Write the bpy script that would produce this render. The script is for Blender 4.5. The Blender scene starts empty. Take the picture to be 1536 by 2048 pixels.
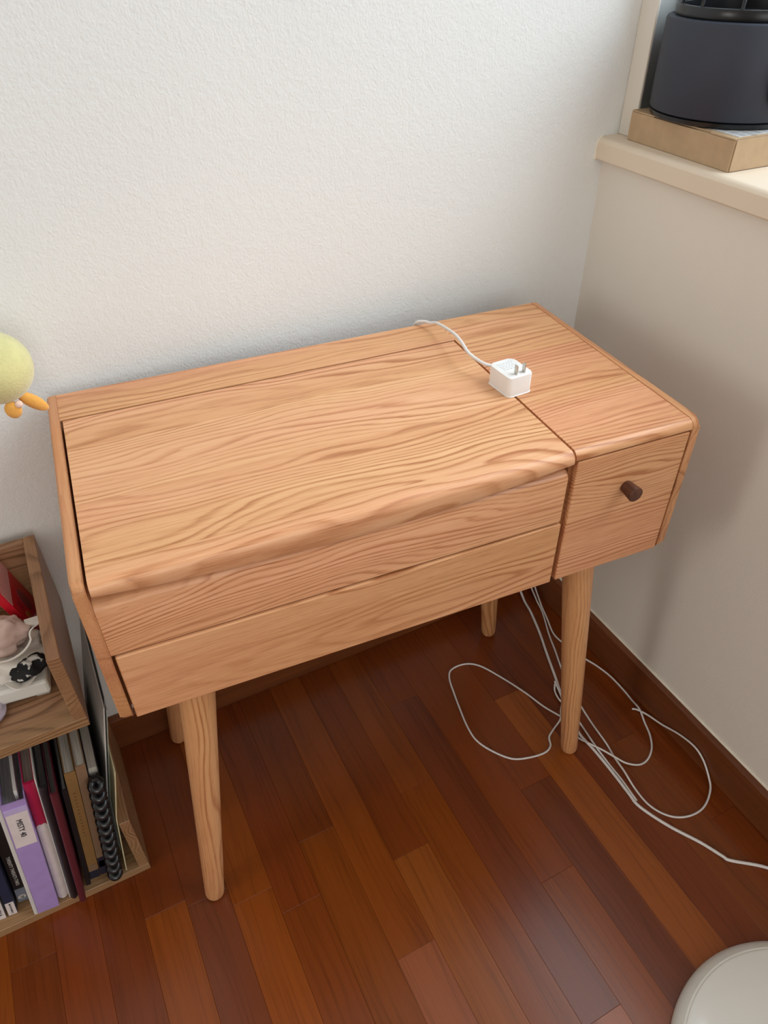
import bpy, bmesh, math, random
from mathutils import Vector, Matrix, noise
R = math.radians
random.seed(7)
SC = bpy.context.scene
COL = SC.collection

# ------------------------------------------------------------------ camera
cam_d = bpy.data.cameras.new('camera')
cam_d.sensor_fit = 'HORIZONTAL'; cam_d.sensor_width = 36.0
cam_d.lens = 1459.7 * 36.0 / 1536.0
cam_d.clip_start = 0.02; cam_d.clip_end = 60
cam = bpy.data.objects.new('camera', cam_d); COL.objects.link(cam)
cam.location = (0.0186, -0.9063, 1.2137)
cam.rotation_euler = (R(50.2646), R(0.356), R(-27.0548))
SC.camera = cam
# ------------------------------------------------------------------ light
SC.view_settings.view_transform = 'Standard'
SC.view_settings.look = 'None'
SC.view_settings.gamma = 1.0
SC.view_settings.use_curve_mapping = False
SC.view_settings.exposure = 0.0
world = bpy.data.worlds.new('World'); SC.world = world
world.use_nodes = True
wb = world.node_tree.nodes['Background']
wb.inputs[0].default_value = (0.80, 0.90, 1.0, 1); wb.inputs[1].default_value = 1.0
YF_ = -3.1
def area(name, loc, rot, sx, sy, power, col):
    d = bpy.data.lights.new(name, 'AREA'); d.shape = 'RECTANGLE'
    d.size = sx; d.size_y = sy; d.energy = power; d.color = col
    o = bpy.data.objects.new(name, d); COL.objects.link(o)
    o.location = loc; o.rotation_euler = rot
    return o
# bright upper sky outside the window beside the desk (right wall)
area('sky_daylight', (2.60, -1.05, 3.20), (Vector((.45, -.55, .60))-Vector((2.60, -1.05, 3.20))).to_track_quat('-Z', 'Y').to_euler(), 3.4, 3.4, 204, (0.82, 0.935, 1.0))
# hazy sun behind thin cloud, shining steeply in through the same window
sd = bpy.data.lights.new('hazy_sun', 'SUN'); sd.energy = .35; sd.angle = R(30); sd.color = (1.0, .98, .95)
so = bpy.data.objects.new('hazy_sun', sd); COL.objects.link(so); so.location = (3, -1.5, 4)
EL, AZ = R(65), R(14)
so.rotation_euler = Vector((-math.cos(EL)*math.cos(AZ), math.cos(EL)*math.sin(AZ), -math.sin(EL))).to_track_quat('-Z', 'Y').to_euler()
# daylight entering through the second window, on the left wall behind the camera
area('side_window_daylight', (-2.45, -.85, 1.55), (0, R(-90), 0), 1.0, .42, 11, (1.0, 0.93, 0.82))
# fill light added behind the camera (front wall) to brighten the desk front
area('front_fill_light', (-.10, YF_-.22, 1.35), (R(90), 0, 0), 1.5, 1.7, 14.5, (1.0, 0.94, 0.84))

# ------------------------------------------------------------------ node helpers
def lin(c):
    return tuple(((v/12.92) if v <= .04045 else ((v+.055)/1.055)**2.4) for v in (c[0]/255, c[1]/255, c[2]/255)) + (1,)
class NT:
    def __init__(s, name):
        s.mat = bpy.data.materials.new(name); s.mat.use_nodes = True
        s.t = s.mat.node_tree; s.n = s.t.nodes; s.b = s.n['Principled BSDF']
    def new(s, typ, **kw):
        n = s.n.new(typ)
        for k, v in kw.items(): setattr(n, k, v)
        return n
    def put(s, sock, v):
        if hasattr(v, 'is_output'): s.t.links.new(v, sock)
        elif v is not None: sock.default_value = v
    def m(s, op, a, b=None, c=None, clamp=False):
        n = s.new('ShaderNodeMath', operation=op, use_clamp=clamp)
        s.put(n.inputs[0], a); s.put(n.inputs[1], b)
        if c is not None: s.put(n.inputs[2], c)
        return n.outputs[0]
    def comb(s, x, y, z):
        n = s.new('ShaderNodeCombineXYZ')
        s.put(n.inputs[0], x); s.put(n.inputs[1], y); s.put(n.inputs[2], z)
        return n.outputs[0]
    def noise(s, vec, scale=1.0, detail=2.0, rough=.5):
        n = s.new('ShaderNodeTexNoise'); s.put(n.inputs['Vector'], vec)
        n.inputs['Scale'].default_value = scale; n.inputs['Detail'].default_value = detail
        n.inputs['Roughness'].default_value = rough
        return n.outputs['Fac']
    def ramp(s, fac, stops, interp='LINEAR'):
        n = s.new('ShaderNodeValToRGB'); s.put(n.inputs[0], fac); r = n.color_ramp; r.interpolation = interp
        while len(r.elements) < len(stops): r.elements.new(0.5)
        for e, (p, c) in zip(r.elements, stops): e.position = p; e.color = c
        return n.outputs[0]
    def mix(s, fac, a, b, mode='MIX'):
        n = s.new('ShaderNodeMix', data_type='RGBA', blend_type=mode)
        s.put(n.inputs[0], fac); s.put(n.inputs[6], a); s.put(n.inputs[7], b)
        return n.outputs[2]
    def bump(s, h, strength=.2, dist=.001):
        n = s.new('ShaderNodeBump'); s.put(n.inputs['Height'], h)
        n.inputs['Strength'].default_value = strength; n.inputs['Distance'].default_value = dist
        s.t.links.new(n.outputs[0], s.b.inputs['Normal'])
    def coord(s, which='Object'):
        return s.new('ShaderNodeTexCoord').outputs[which]
    def sep(s, v):
        n = s.new('ShaderNodeSeparateXYZ'); s.put(n.inputs[0], v); return n.outputs
    def fin(s, col=None, rough=.5, spec=None, coat=None, metal=None):
        s.put(s.b.inputs['Base Color'], col); s.put(s.b.inputs['Roughness'], rough)
        if spec is not None: s.b.inputs['Specular IOR Level'].default_value = spec
        if coat is not None:
            s.b.inputs['Coat Weight'].default_value = coat; s.b.inputs['Coat Roughness'].default_value = .18
        if metal is not None: s.b.inputs['Metallic'].default_value = metal
        return s.mat

def plain(name, c, rough=.5, spec=.5, var=.06, scale=40, bump=0, bscale=200, metal=None, sheen=0):
    """plain coloured surface with slight mottling"""
    t = NT(name); v = t.coord()
    n = t.noise(v, scale, 3)
    c = lin(c)
    lo = tuple(x*(1-var) for x in c[:3])+(1,); hi = tuple(min(1, x*(1+var)) for x in c[:3])+(1,)
    col = t.ramp(n, [(.3, lo), (.7, hi)])
    if bump: t.bump(t.noise(v, bscale, 3), bump, .001)
    if sheen: t.b.inputs['Sheen Weight'].default_value = sheen
    return t.fin(col, rough, spec, metal=metal)

def oak(name, grain=0, across=1, ca=(0, 0), freq=95, seed=0., stave=0, soff=0., dark=(180, 116, 76), mid=(217, 158, 117),
        light=(237, 187, 149), rough=.36, contrast=.54, yscale=1., wob=.016):
    """solid oak: growth rings round an axis along the grain, fibre streaks, pores, optional glued staves"""
    t = NT(name)
    o = t.sep(t.coord())
    third = 3-grain-across
    g, a, b = o[grain], o[across], o[third]
    tone = None
    if stave:
        idn = t.m('FLOOR', t.m('DIVIDE', t.m('ADD', a, soff), stave))
        wn = t.new('ShaderNodeTexWhiteNoise', noise_dimensions='1D'); t.put(wn.inputs['W'], t.m('ADD', idn, seed*3.1))
        rnd = wn.outputs['Value']
        a = t.m('ADD', a, t.m('MULTIPLY', t.m('SUBTRACT', rnd, .5), .16))
        g2 = t.m('ADD', g, t.m('MULTIPLY', rnd, 3.7)); tone = rnd
    else:
        g2 = t.m('ADD', g, seed)
    lowv = t.comb(t.m('MULTIPLY', g2, 2.1), t.m('MULTIPLY', a, 9.), t.m('ADD', t.m('MULTIPLY', b, 9.), seed))
    n1 = t.m('SUBTRACT', t.noise(lowv, 1, 2, .5), .5)
    medv = t.comb(t.m('MULTIPLY', g2, 6.), t.m('MULTIPLY', a, 70.), t.m('ADD', t.m('MULTIPLY', b, 70.), seed+5))
    n2 = t.m('SUBTRACT', t.noise(medv, 1, 3, .55), .5)
    da = t.m('MULTIPLY', t.m('SUBTRACT', a, ca[0]), yscale); db = t.m('SUBTRACT', b, ca[1])
    d = t.m('SQRT', t.m('ADD', t.m('MULTIPLY', da, da), t.m('MULTIPLY', db, db)))
    d = t.m('ADD', t.m('ADD', d, t.m('MULTIPLY', n1, wob*7.)), t.m('MULTIPLY', n2, wob*.28))
    ring = t.m('FRACT', t.m('MULTIPLY', d, freq))
    gap = t.noise(t.comb(t.m('MULTIPLY', d, freq*.31), t.m('MULTIPLY', g2, 1.2), seed), 1, 1)
    ringc = t.ramp(ring, [(0, (0,)*3+(1,)), (.16, (.30,)*3+(1,)), (.42, (.92,)*3+(1,)), (.86, (.8,)*3+(1,)), (1, (0,)*3+(1,))])
    fibv = t.comb(t.m('MULTIPLY', g2, 16.), t.m('MULTIPLY', a, 560.), t.m('MULTIPLY', b, 560.))
    fib = t.noise(fibv, 1, 3, .65)
    brd = t.noise(t.comb(t.m('MULTIPLY', g2, 1.3), t.m('MULTIPLY', a, 20.), t.m('ADD', t.m('MULTIPLY', b, 20.), seed+9)), 1, 2, .5)
    ramp_k = t.m('MULTIPLY', t.m('SUBTRACT', gap, .33, clamp=True), 2.9*contrast)
    val = t.m('ADD', t.m('MULTIPLY', t.m('SUBTRACT', ringc, .68), ramp_k), t.m('MULTIPLY', t.m('SUBTRACT', fib, .5), .60))
    val = t.m('ADD', t.m('ADD', val, t.m('MULTIPLY', t.m('SUBTRACT', brd, .5), .45)), .56)
    if tone is not None: val = t.m('ADD', val, t.m('MULTIPLY', t.m('SUBTRACT', tone, .5), .15))
    col = t.ramp(val, [(.0, lin(tuple(v*.93 for v in dark))), (.28, lin(dark)), (.56, lin(mid)), (.95, lin(light))])
    hue = t.noise(t.comb(t.m('MULTIPLY', g2, 1.1), t.m('MULTIPLY', a, 12.), t.m('ADD', t.m('MULTIPLY', b, 12.), seed+2)), 1, 1)
    col = t.mix(t.ramp(hue, [(.35, (0, 0, 0, 1)), (.65, (1, 1, 1, 1))]), t.mix(1.0, col, (1.0, .95, .93, 1), 'MULTIPLY'), t.mix(1.0, col, (.97, .985, .86, 1), 'MULTIPLY'))
    porv = t.comb(t.m('MULTIPLY', g2, 45.), t.m('MULTIPLY', a, 1500.), t.m('MULTIPLY', b, 1500.))
    por = t.noise(porv, 1, 1, .5)
    pm = t.ramp(por, [(.30, (1, 1, 1, 1)), (.40, (0, 0, 0, 1))])
    pm = t.m('MULTIPLY', pm, t.ramp(ring, [(0, (1,)*3+(1,)), (.3, (.25,)*3+(1,)), (.8, (.15,)*3+(1,)), (1, (1,)*3+(1,))]))
    col = t.mix(t.m('MULTIPLY', pm, .55), col, lin((150, 95, 58)))
    t.bump(fib, .12, .0006)
    return t.fin(col, rough, .4)

# ------------------------------------------------------------------ mesh helpers
def obj(name, bm, mat, parent=None, smooth=False, sharp=35):
    me = bpy.data.meshes.new(name)
    bmesh.ops.recalc_face_normals(bm, faces=bm.faces[:])
    if smooth:
        for f in bm.faces: f.smooth = True
        for e in bm.edges:
            if len(e.link_faces) == 2 and e.calc_face_angle(0) > R(sharp): e.smooth = False
    bm.to_mesh(me); bm.free()
    me.materials.append(mat)
    o = bpy.data.objects.new(name, me); COL.objects.link(o)
    if parent: o.parent = parent
    return o
def tag(o, label=None, cat=None, group=None, kind=None):
    if label: o['label'] = label
    if cat: o['category'] = cat
    if group: o['group'] = group
    if kind: o['kind'] = kind
    return o
def thing(name, label, cat, loc=(0, 0, 0), rot=(0, 0, 0), group=None):
    o = bpy.data.objects.new(name, None); COL.objects.link(o); o.empty_display_size = .05
    o.location = loc; o.rotation_euler = rot
    return tag(o, label, cat, group)
def box(bm, x0, x1, y0, y1, z0, z1, bev=0, seg=2):
    vs = [bm.verts.new(p) for p in ((x0, y0, z0), (x1, y0, z0), (x1, y1, z0), (x0, y1, z0), (x0, y0, z1), (x1, y0, z1), (x1, y1, z1), (x0, y1, z1))]
    fs = [bm.faces.new([vs[i] for i in q]) for q in ((0, 3, 2, 1), (4, 5, 6, 7), (0, 1, 5, 4), (1, 2, 6, 5), (2, 3, 7, 6), (3, 0, 4, 7))]
    if bev:
        es = list({e for f in fs for e in f.edges})
        bmesh.ops.bevel(bm, geom=es, offset=bev, segments=seg, profile=.5, affect='EDGES')
def bbox(*a, **k):
    bm = bmesh.new(); box(bm, *a, **k); return bm
def prism(bm, prof, axis, a, b):
    """extrude a closed 2D profile along an axis (0: profile is (y,z), 1: (x,z), 2: (x,y))"""
    def P(u, v, w): return ((w, u, v), (u, w, v), (u, v, w))[axis]
    lo = [bm.verts.new(P(u, v, a)) for u, v in prof]; hi = [bm.verts.new(P(u, v, b)) for u, v in prof]
    n = len(prof)
    bm.faces.new(lo); bm.faces.new(hi[::-1])
    for i in range(n): bm.faces.new((lo[i], lo[(i+1) % n], hi[(i+1) % n], hi[i]))
def rrect(x0, x1, y0, y1, r, n=5):
    pts = []
    for cx, cy, a0 in ((x1-r, y1-r, 0), (x0+r, y1-r, 90), (x0+r, y0+r, 180), (x1-r, y0+r, 270)):
        for i in range(n+1):
            a = R(a0+90*i/n); pts.append((cx+r*math.cos(a), cy+r*math.sin(a)))
    return pts
def lathe(bm, prof, c=(0, 0), seg=48, a0=0, a1=360):
    full = abs(a1-a0) >= 360
    n = seg if full else seg+1
    rings = []
    for r, z in prof:
        if r < 1e-6: rings.append([bm.verts.new((c[0], c[1], z))]); continue
        rings.append([bm.verts.new((c[0]+r*math.cos(R(a0+(a1-a0)*i/seg)), c[1]+r*math.sin(R(a0+(a1-a0)*i/seg)), z)) for i in range(n)])
    for A, B in zip(rings, rings[1:]):
        for i in range(seg):
            j = (i+1) % n
            if len(A) == 1 and len(B) == 1: continue
            if len(A) == 1: bm.faces.new((A[0], B[j], B[i]))
            elif len(B) == 1: bm.faces.new((A[i], A[j], B[0]))
            else: bm.faces.new((A[i], A[j], B[j], B[i]))
def smooth_path(pts, sub=6):
    P = [Vector(p) for p in pts]
    if len(P) < 3: return P
    out = []
    for i in range(len(P)-1):
        p0 = P[max(i-1, 0)]; p1 = P[i]; p2 = P[i+1]; p3 = P[min(i+2, len(P)-1)]
        for k in range(sub):
            t = k/sub
            out.append(.5*((2*p1)+(-p0+p2)*t+(2*p0-5*p1+4*p2-p3)*t*t+(-p0+3*p1-3*p2+p3)*t**3))
    out.append(P[-1]); return out
def tube(bm, pts, r, seg=8, flat=1.0):
    P = [Vector(p) for p in pts]; rings = []
    up = Vector((0, 0, 1)); n = None
    for i, p in enumerate(P):
        t = (P[min(i+1, len(P)-1)]-P[max(i-1, 0)]).normalized()
        if n is None:
            n = t.cross(up)
            if n.length < .1: n = t.cross(Vector((1, 0, 0)))
        n = (n-t*n.dot(t)).normalized(); b = t.cross(n).normalized()
        rr = r[i] if isinstance(r, (list, tuple)) else r
        rings.append([bm.verts.new(p+n*math.cos(2*math.pi*k/seg)*rr+b*math.sin(2*math.pi*k/seg)*rr*flat) for k in range(seg)])
    for A, B in zip(rings, rings[1:]):
        for k in range(seg): bm.faces.new((A[k], A[(k+1) % seg], B[(k+1) % seg], B[k]))
    bm.faces.new(rings[0][::-1]); bm.faces.new(rings[-1])
def ellipsoid(bm, c, s, rot=None, seg=24, rings=14, fn=None):
    M = Matrix.Translation(c) @ (rot.to_matrix().to_4x4() if rot else Matrix.Identity(4)) @ Matrix.Diagonal((*s, 1))
    res = bmesh.ops.create_uvsphere(bm, u_segments=seg, v_segments=rings, radius=1)
    for v in res['verts']:
        if fn: v.co = fn(v.co)
        v.co = M @ v.co
def text_mesh(name, body, size, mat, parent, matrix, extrude=.0002, align='CENTER'):
    cu = bpy.data.curves.new(name, 'FONT'); cu.body = body; cu.size = size; cu.extrude = extrude
    cu.align_x = align; cu.align_y = 'CENTER'; cu.resolution_u = 3
    tmp = bpy.data.objects.new(name+'_tmp', cu); COL.objects.link(tmp)
    dg = bpy.context.evaluated_depsgraph_get(); dg.update()
    me = bpy.data.meshes.new_from_object(tmp.evaluated_get(dg))
    bpy.data.objects.remove(tmp); bpy.data.curves.remove(cu)
    me.name = name; me.transform(matrix); me.materials.clear(); me.materials.append(mat)
    o = bpy.data.objects.new(name, me); COL.objects.link(o); o.parent = parent
    return o

# ------------------------------------------------------------------ room dimensions
XR = 0.8686      # face of the right wall
YB = 0.0212      # face of the back wall
XL, YF, ZC = -2.25, -3.1, 2.55
SILL = 0.9443

# ------------------------------------------------------------------ setting materials
def wall_mat(name, c, strength):
    t = NT(name); v = t.coord()
    o = t.sep(v)
    v1 = t.comb(t.m('MULTIPLY', o[0], 1.0), o[1], t.m('MULTIPLY', o[2], .8))
    n = t.m('ADD', t.noise(v1, 330, 2, .55), t.m('MULTIPLY', t.noise(v1, 130, 2, .5), .8))
    big = t.noise(v, 2.2, 2)
    c = lin(c); lo = tuple(x*.975 for x in c[:3])+(1,)
    col = t.ramp(big, [(.35, lo), (.65, c)])
    t.bump(n, strength, .0016)
    return t.fin(col, .85, .25)
M_wall = wall_mat('wallpaper_embossed', (234, 235, 233), .45)
M_wallr = wall_mat('wall_paint_cream', (232, 226, 216), .12)
M_ceil = plain('ceiling_paint', (238, 236, 230), .9)

def floor_wood():
    t = NT('floor_teak')
    o = t.sep(t.coord())
    info = t.new('ShaderNodeObjectInfo')
    rnd = info.outputs['Random']; oc = info.outputs['Color']
    gx = t.m('ADD', o[0], t.m('MULTIPLY', rnd, 7.3)); gy = t.m('ADD', o[1], t.m('MULTIPLY', rnd, 31.))
    n1 = t.m('SUBTRACT', t.noise(t.comb(t.m('MULTIPLY', gx, 14.), t.m('MULTIPLY', gy, 3.2), rnd), 1, 2, .5), .5)
    d = t.m('ADD', gx, t.m('MULTIPLY', n1, .06))
    ring = t.m('FRACT', t.m('MULTIPLY', d, 85.))
    rc = t.ramp(ring, [(0, (.2,)*3+(1,)), (.25, (.65,)*3+(1,)), (.8, (.75,)*3+(1,)), (1, (.2,)*3+(1,))])
    fib = t.noise(t.comb(t.m('MULTIPLY', gx, 420.), t.m('MULTIPLY', gy, 7.), rnd), 1, 3, .6)
    brd = t.noise(t.comb(t.m('MULTIPLY', gx, 38.), t.m('MULTIPLY', gy, 2.4), t.m('ADD', rnd, 3.)), 1, 3, .5)
    val = t.m('ADD', t.m('MULTIPLY', t.m('SUBTRACT', rc, .6), .22), t.m('MULTIPLY', t.m('SUBTRACT', fib, .5), .55))
    val = t.m('ADD', t.m('ADD', val, t.m('MULTIPLY', t.m('SUBTRACT', brd, .5), .95)), .5)
    k = t.ramp(val, [(.08, (.55, .50, .47, 1)), (.5, (1, 1, 1, 1)), (.92, (1.0, 1.0, 1.0, 1))])
    k2 = t.ramp(val, [(.5, (0, 0, 0, 1)), (.95, (1, 1, 1, 1))])
    col = t.mix(1.0, oc, k, 'MULTIPLY')
    col = t.mix(t.m('MULTIPLY', k2, .35), col, t.mix(1.0, oc, (1.5, 1.45, 1.35, 1), 'MULTIPLY'))
    t.bump(fib, .05, .0004)
    return t.fin(col, t.m('ADD', .20, t.m('MULTIPLY', fib, .10)), .42)
M_floor = floor_wood()

def base_wood(name, grain):
    t = NT(name); o = t.sep(t.coord()); g = o[grain]; a = o[1-grain]
    fib = t.noise(t.comb(t.m('MULTIPLY', g, 6.), t.m('MULTIPLY', a, 300.), t.m('MULTIPLY', o[2], 300.)), 1, 3, .6)
    brd = t.noise(t.comb(t.m('MULTIPLY', g, 2.), t.m('MULTIPLY', a, 30.), t.m('MULTIPLY', o[2], 40.)), 1, 2)
    col = t.ramp(t.m('ADD', t.m('MULTIPLY', fib, .5), t.m('MULTIPLY', brd, .5)), [(.3, lin((96, 50, 24))), (.7, lin((132, 74, 38)))])
    return t.fin(col, .38, .45)

# ------------------------------------------------------------------ room shell
bm = bmesh.new(); box(bm, XL-.3, 1.40, YB, YB+.15, 0, ZC)
tag(obj('wall_back', bm, M_wall), 'white embossed wallpaper wall behind the desk', 'wall', kind='structure')
WY1 = -2.40; WZ1 = 2.48; WX = 1.14      # window opening: side, head, outer face of wall
bm = bmesh.new()
box(bm, XR, WX, YF, YB, 0, SILL-.032)
box(bm, XR, WX, YF, WY1, SILL-.032, ZC)
box(bm, XR, WX, WY1, YB, WZ1, ZC)
tag(obj('wall_right', bm, M_wallr), 'cream painted wall under and around the window', 'wall', kind='structure')
bm = bmesh.new()
box(bm, XL-.12, XL, YF, YB, 0, .85); box(bm, XL-.12, XL, YF, YB, 2.25, ZC)
box(bm, XL-.12, XL, -.5, YB, .85, 2.25); box(bm, XL-.12, XL, YF, -1.25, .85, 2.25)
tag(obj('wall_left', bm, M_wallr), 'cream wall on the left with a window opening', 'wall', kind='structure')
bm = bmesh.new()
box(bm, XL-.12, -.90, YF-.12, YF, 0, ZC); box(bm, 0.70, WX, YF-.12, YF, 0, ZC)
box(bm, -.90, .70, YF-.12, YF, 2.25, ZC); box(bm, -.90, .70, YF-.12, YF, 0, .45)
tag(obj('wall_front', bm, M_wallr), 'cream wall behind the camera', 'wall', kind='structure')
tag(obj('ceiling', bbox(XL-.12, WX, YF-.12, YB, ZC, ZC+.1), M_ceil), 'white painted ceiling', 'ceiling', kind='structure')

# floor: slab with single planks running towards the back wall
floor = tag(obj('floor', bbox(XL-.12, WX, YF-.12, YB, -.06, -.012), plain('floor_slab', (60, 34, 18), .8)),
            'brown hardwood strip floor', 'floor', kind='structure')
PW = 0.0647; PX0 = 0.022
TONE = dict(d=(108, 49, 16), p=(112, 54, 26), m=(118, 55, 17), o=(127, 62, 18), l=(142, 75, 26), r=(113, 51, 17), k=(148, 80, 45))
known = {-5: (-.30, 'm', 'd'), -4: (-.12, 'm', 'r'), -3: (-.55, 'r', 'm'), -2: (-.316, 'd', 'o'), -1: (-.328, 'd', 'p'), 0: (-.88, 'o', 'm'), 1: (-.406, 'r', 'm'), 2: (-.313, 'm', 'o'),
         3: (-.546, 'o', 'k'), 4: (-.412, 'm', 'l'), 5: (-.313, 'o', 'o'), 6: (-.742, 'p', 'k'), 7: (-.553, 'm', 'o'), 8: (-.406, 'm', 'p'),
         9: (-.224, 'r', 'l'), 10: (-.30, 'r', 'r'), 11: (-.407, 'm', 'o'), 12: (-.60, 'm', 'm')}
bm_rest = bmesh.new()
def plank_bm(bm, w, l, oy=0, ox=0):
    g = .00012; c = .00025
    x0, x1, y0, y1 = ox+g, ox+w-g, oy+g, oy+l-g
    lo = [bm.verts.new(p) for p in ((x0, y0, -.012), (x1, y0, -.012), (x1, y1, -.012), (x0, y1, -.012))]
    md = [bm.verts.new(p) for p in ((x0, y0, -c), (x1, y0, -c), (x1, y1, -c), (x0, y1, -c))]
    hi = [bm.verts.new(p) for p in ((x0+c, y0+c, 0), (x1-c, y0+c, 0), (x1-c, y1-c, 0), (x0+c, y1-c, 0))]
    for A, B in ((lo, md), (md, hi)):
        for i in range(4): bm.faces.new((A[i], A[(i+1) % 4], B[(i+1) % 4], B[i]))
    bm.faces.new(hi)
rk = random.Random(11)
for k in range(-35, 14):
    x = PX0+k*PW
    if x < XL: continue
    w = PW if x+PW <= XR else XR-x
    if w < .004: continue
    j, tb, tf = known.get(k, (-rk.uniform(.1, .55), rk.choice('dmmro'), rk.choice('drmmo')))
    ys = [j]; y = j
    while y < YB-.05:
        y += rk.choice((.52, .60, .68)); ys.append(min(y, YB))
    y = j
    ys2 = []
    while y > YF:
        y -= rk.choice((.52, .60, .68)); ys2.append(max(y, YF))
    ys = sorted(set(ys2+ys))
    for y0, y1 in zip(ys, ys[1:]):
        if y1-y0 < .02: continue
        if x < -.95 or y1 < -1.55:
            plank_bm(bm_rest, w, y1-y0, y0, x); continue
        b = bmesh.new(); plank_bm(b, w, y1-y0)
        o = obj('plank', b, M_floor, floor); o.location = (x, y0, 0)
        if abs(y0-j) < 1e-6: tn = tb
        elif abs(y1-j) < 1e-6: tn = tf
        else: tn = rk.choice('dmmro')
        c = TONE[tn]; f = rk.uniform(.95, 1.05)
        o.color = lin(tuple(v*f for v in c))
o = obj('planks', bm_rest, M_floor, floor); o.color = lin(TONE['m']); o['kind'] = 'stuff'

# baseboards
HB = .084
bb = tag(obj('baseboard_back', bbox(XL, XR-.015, YB-.015, YB, 0, HB, bev=.003), base_wood('baseboard_wood_back', 0)),
         'dark brown wooden baseboard along the back wall', 'baseboard', kind='structure')
bb = tag(obj('baseboard_right', bbox(XR-.015, XR, YF, YB, 0, HB, bev=.003), base_wood('baseboard_wood_right', 1)),
         'dark brown wooden baseboard along the right wall', 'baseboard', kind='structure')
M_caulk = plain('caulk_white', (236, 228, 212), .6)
bm = bmesh.new(); tube(bm, [(XR-.0015, YF, HB+.0012), (XR-.0015, YB-.001, HB+.0012)], .0024, 8)
obj('caulk_line', bm, M_caulk, bb)

# ------------------------------------------------------------------ window
M_sill = plain('sill_paint', (226, 210, 190), .38, .5, .02, 8)
M_frame = plain('window_frame_white', (226, 220, 210), .45, .4, .02, 6)
M_alu = plain('window_aluminium', (190, 194, 194), .4, .5, .03, 10)
win = tag(bpy.data.objects.new('window_1', None), 'white framed window above a beige sill', 'window', kind='structure')
COL.objects.link(win); win.empty_display_size = .05
bm = bmesh.new()
prof = [(WX, SILL-.032), (WX, SILL), (.852+.008, SILL), (.852+.0045, SILL-.0012), (.852+.0018, SILL-.0035), (.852, SILL-.007), (.852, SILL-.0295), (.852+.0025, SILL-.032)]
prism(bm, prof, 1, WY1-.03, YB)
obj('sill', bm, M_sill, win, True, 25)
bm = bmesh.new(); tube(bm, [(.8605, YB-.0008, SILL+.0005), (.8545, YB-.0008, SILL-.003), (.8515, YB-.0008, SILL-.010), (.8515, YB-.0008, SILL-.031)], .0016, 6)
obj('caulk_line', bm, M_caulk, win)
# jamb beside the back wall, head, far jamb
for nm, a in (('jamb', (.8905, .8955, -.0105, YB, SILL, WZ1)), ('jamb', (.8905, .8955, WY1, WY1+.03, SILL, WZ1)), ('head', (.8905, .8955, WY1+.03, -.0105, WZ1-.03, WZ1))):
    obj(nm, bbox(*a, bev=.0015), M_frame, win)
bm = bmesh.new()
for (x0, x1, y1) in ((.8956, .915, .0050), (.915, .950, .0110), (.950, .956, .0050), (.956, 1.005, .0110), (1.005, 1.09, .0040)):
    box(bm, x0, x1, y1, YB, SILL, WZ1)
obj('side_track', bm, M_alu, win)
bm = bmesh.new(); box(bm, 1.082, 1.102, WY1, .004, SILL, SILL+.035, bev=.002); box(bm, 1.082, 1.102, WY1, .004, WZ1-.035, WZ1, bev=.002)
box(bm, 1.082, 1.102, -1.22, -1.18, SILL+.035, WZ1-.035, bev=.002)
obj('sash_frame', bm, M_alu, win)
t = NT('window_glass')
tr = t.new('ShaderNodeBsdfTransparent'); gl = t.new('ShaderNodeBsdfGlossy'); gl.inputs['Roughness'].default_value = .02
fr = t.new('ShaderNodeFresnel'); geo = t.new('ShaderNodeNewGeometry')
t.put(fr.inputs[0], t.m('SUBTRACT', 1.45, t.m('MULTIPLY', geo.outputs['Backfacing'], 1.45-1/1.45)))   # same reflectance from both sides of the thin pane
mx = t.new('ShaderNodeMixShader'); t.put(mx.inputs[0], fr.outputs[0]); t.put(mx.inputs[1], tr.outputs[0]); t.put(mx.inputs[2], gl.outputs[0])
t.t.links.new(mx.outputs[0], t.n['Material Output'].inputs[0])
for y0, y1 in ((WY1, -1.22), (-1.18, .004)):
    obj('pane', bbox(1.090, 1.094, y0, y1, SILL+.035, WZ1-.035), t.mat, win)

# ------------------------------------------------------------------ desk
H = .7401; D = .3662; ZB = .5365; W = .72
desk = thing('vanity_desk', 'light oak desk with lift-up lid, drawers and four round tapered legs', 'desk', (0, 0, 0), (0, 0, R(-4.273)))
M_lid = oak('oak_lid', 0, 1, (-.20, .705), 104, 1.3, stave=.105, soff=.03, wob=.02)
M_rail = oak('oak_rail', 0, 1, (.06, .70), 100, 4.1)
M_top = oak('oak_top', 0, 1, (-.05, .70), 112, 7.7, stave=.105, soff=.03)
M_up = oak('oak_upper_front', 0, 2, (.60, -.36), 230, 2.2, contrast=.5)
M_dr = oak('oak_drawer', 0, 2, (.575, -.352), 100, 9.4)
M_dr2 = oak('oak_drawer_right', 0, 2, (.42, -.33), 185, 12.6)
M_side = oak('oak_side', 1, 2, (.70, .03), 130, 3.3, dark=(164, 106, 72), mid=(202, 142, 101), light=(220, 166, 124))
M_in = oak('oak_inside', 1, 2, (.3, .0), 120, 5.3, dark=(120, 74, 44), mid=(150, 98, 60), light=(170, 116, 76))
def side_profile():
    # side panel outline in (y, z): softly rounded front corners
    pts = [(0, ZB), (0, H)]
    yf, r = -D, .010
    for i in range(7):
        a = R(90+90*i/6); pts.append((yf+r+r*math.cos(a), H-r+r*math.sin(a)))
    r = .009
    for i in range(7):
        a = R(180+90*i/6); pts.append((yf+r+r*math.cos(a), ZB+r+r*math.sin(a)))
    return pts
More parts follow.
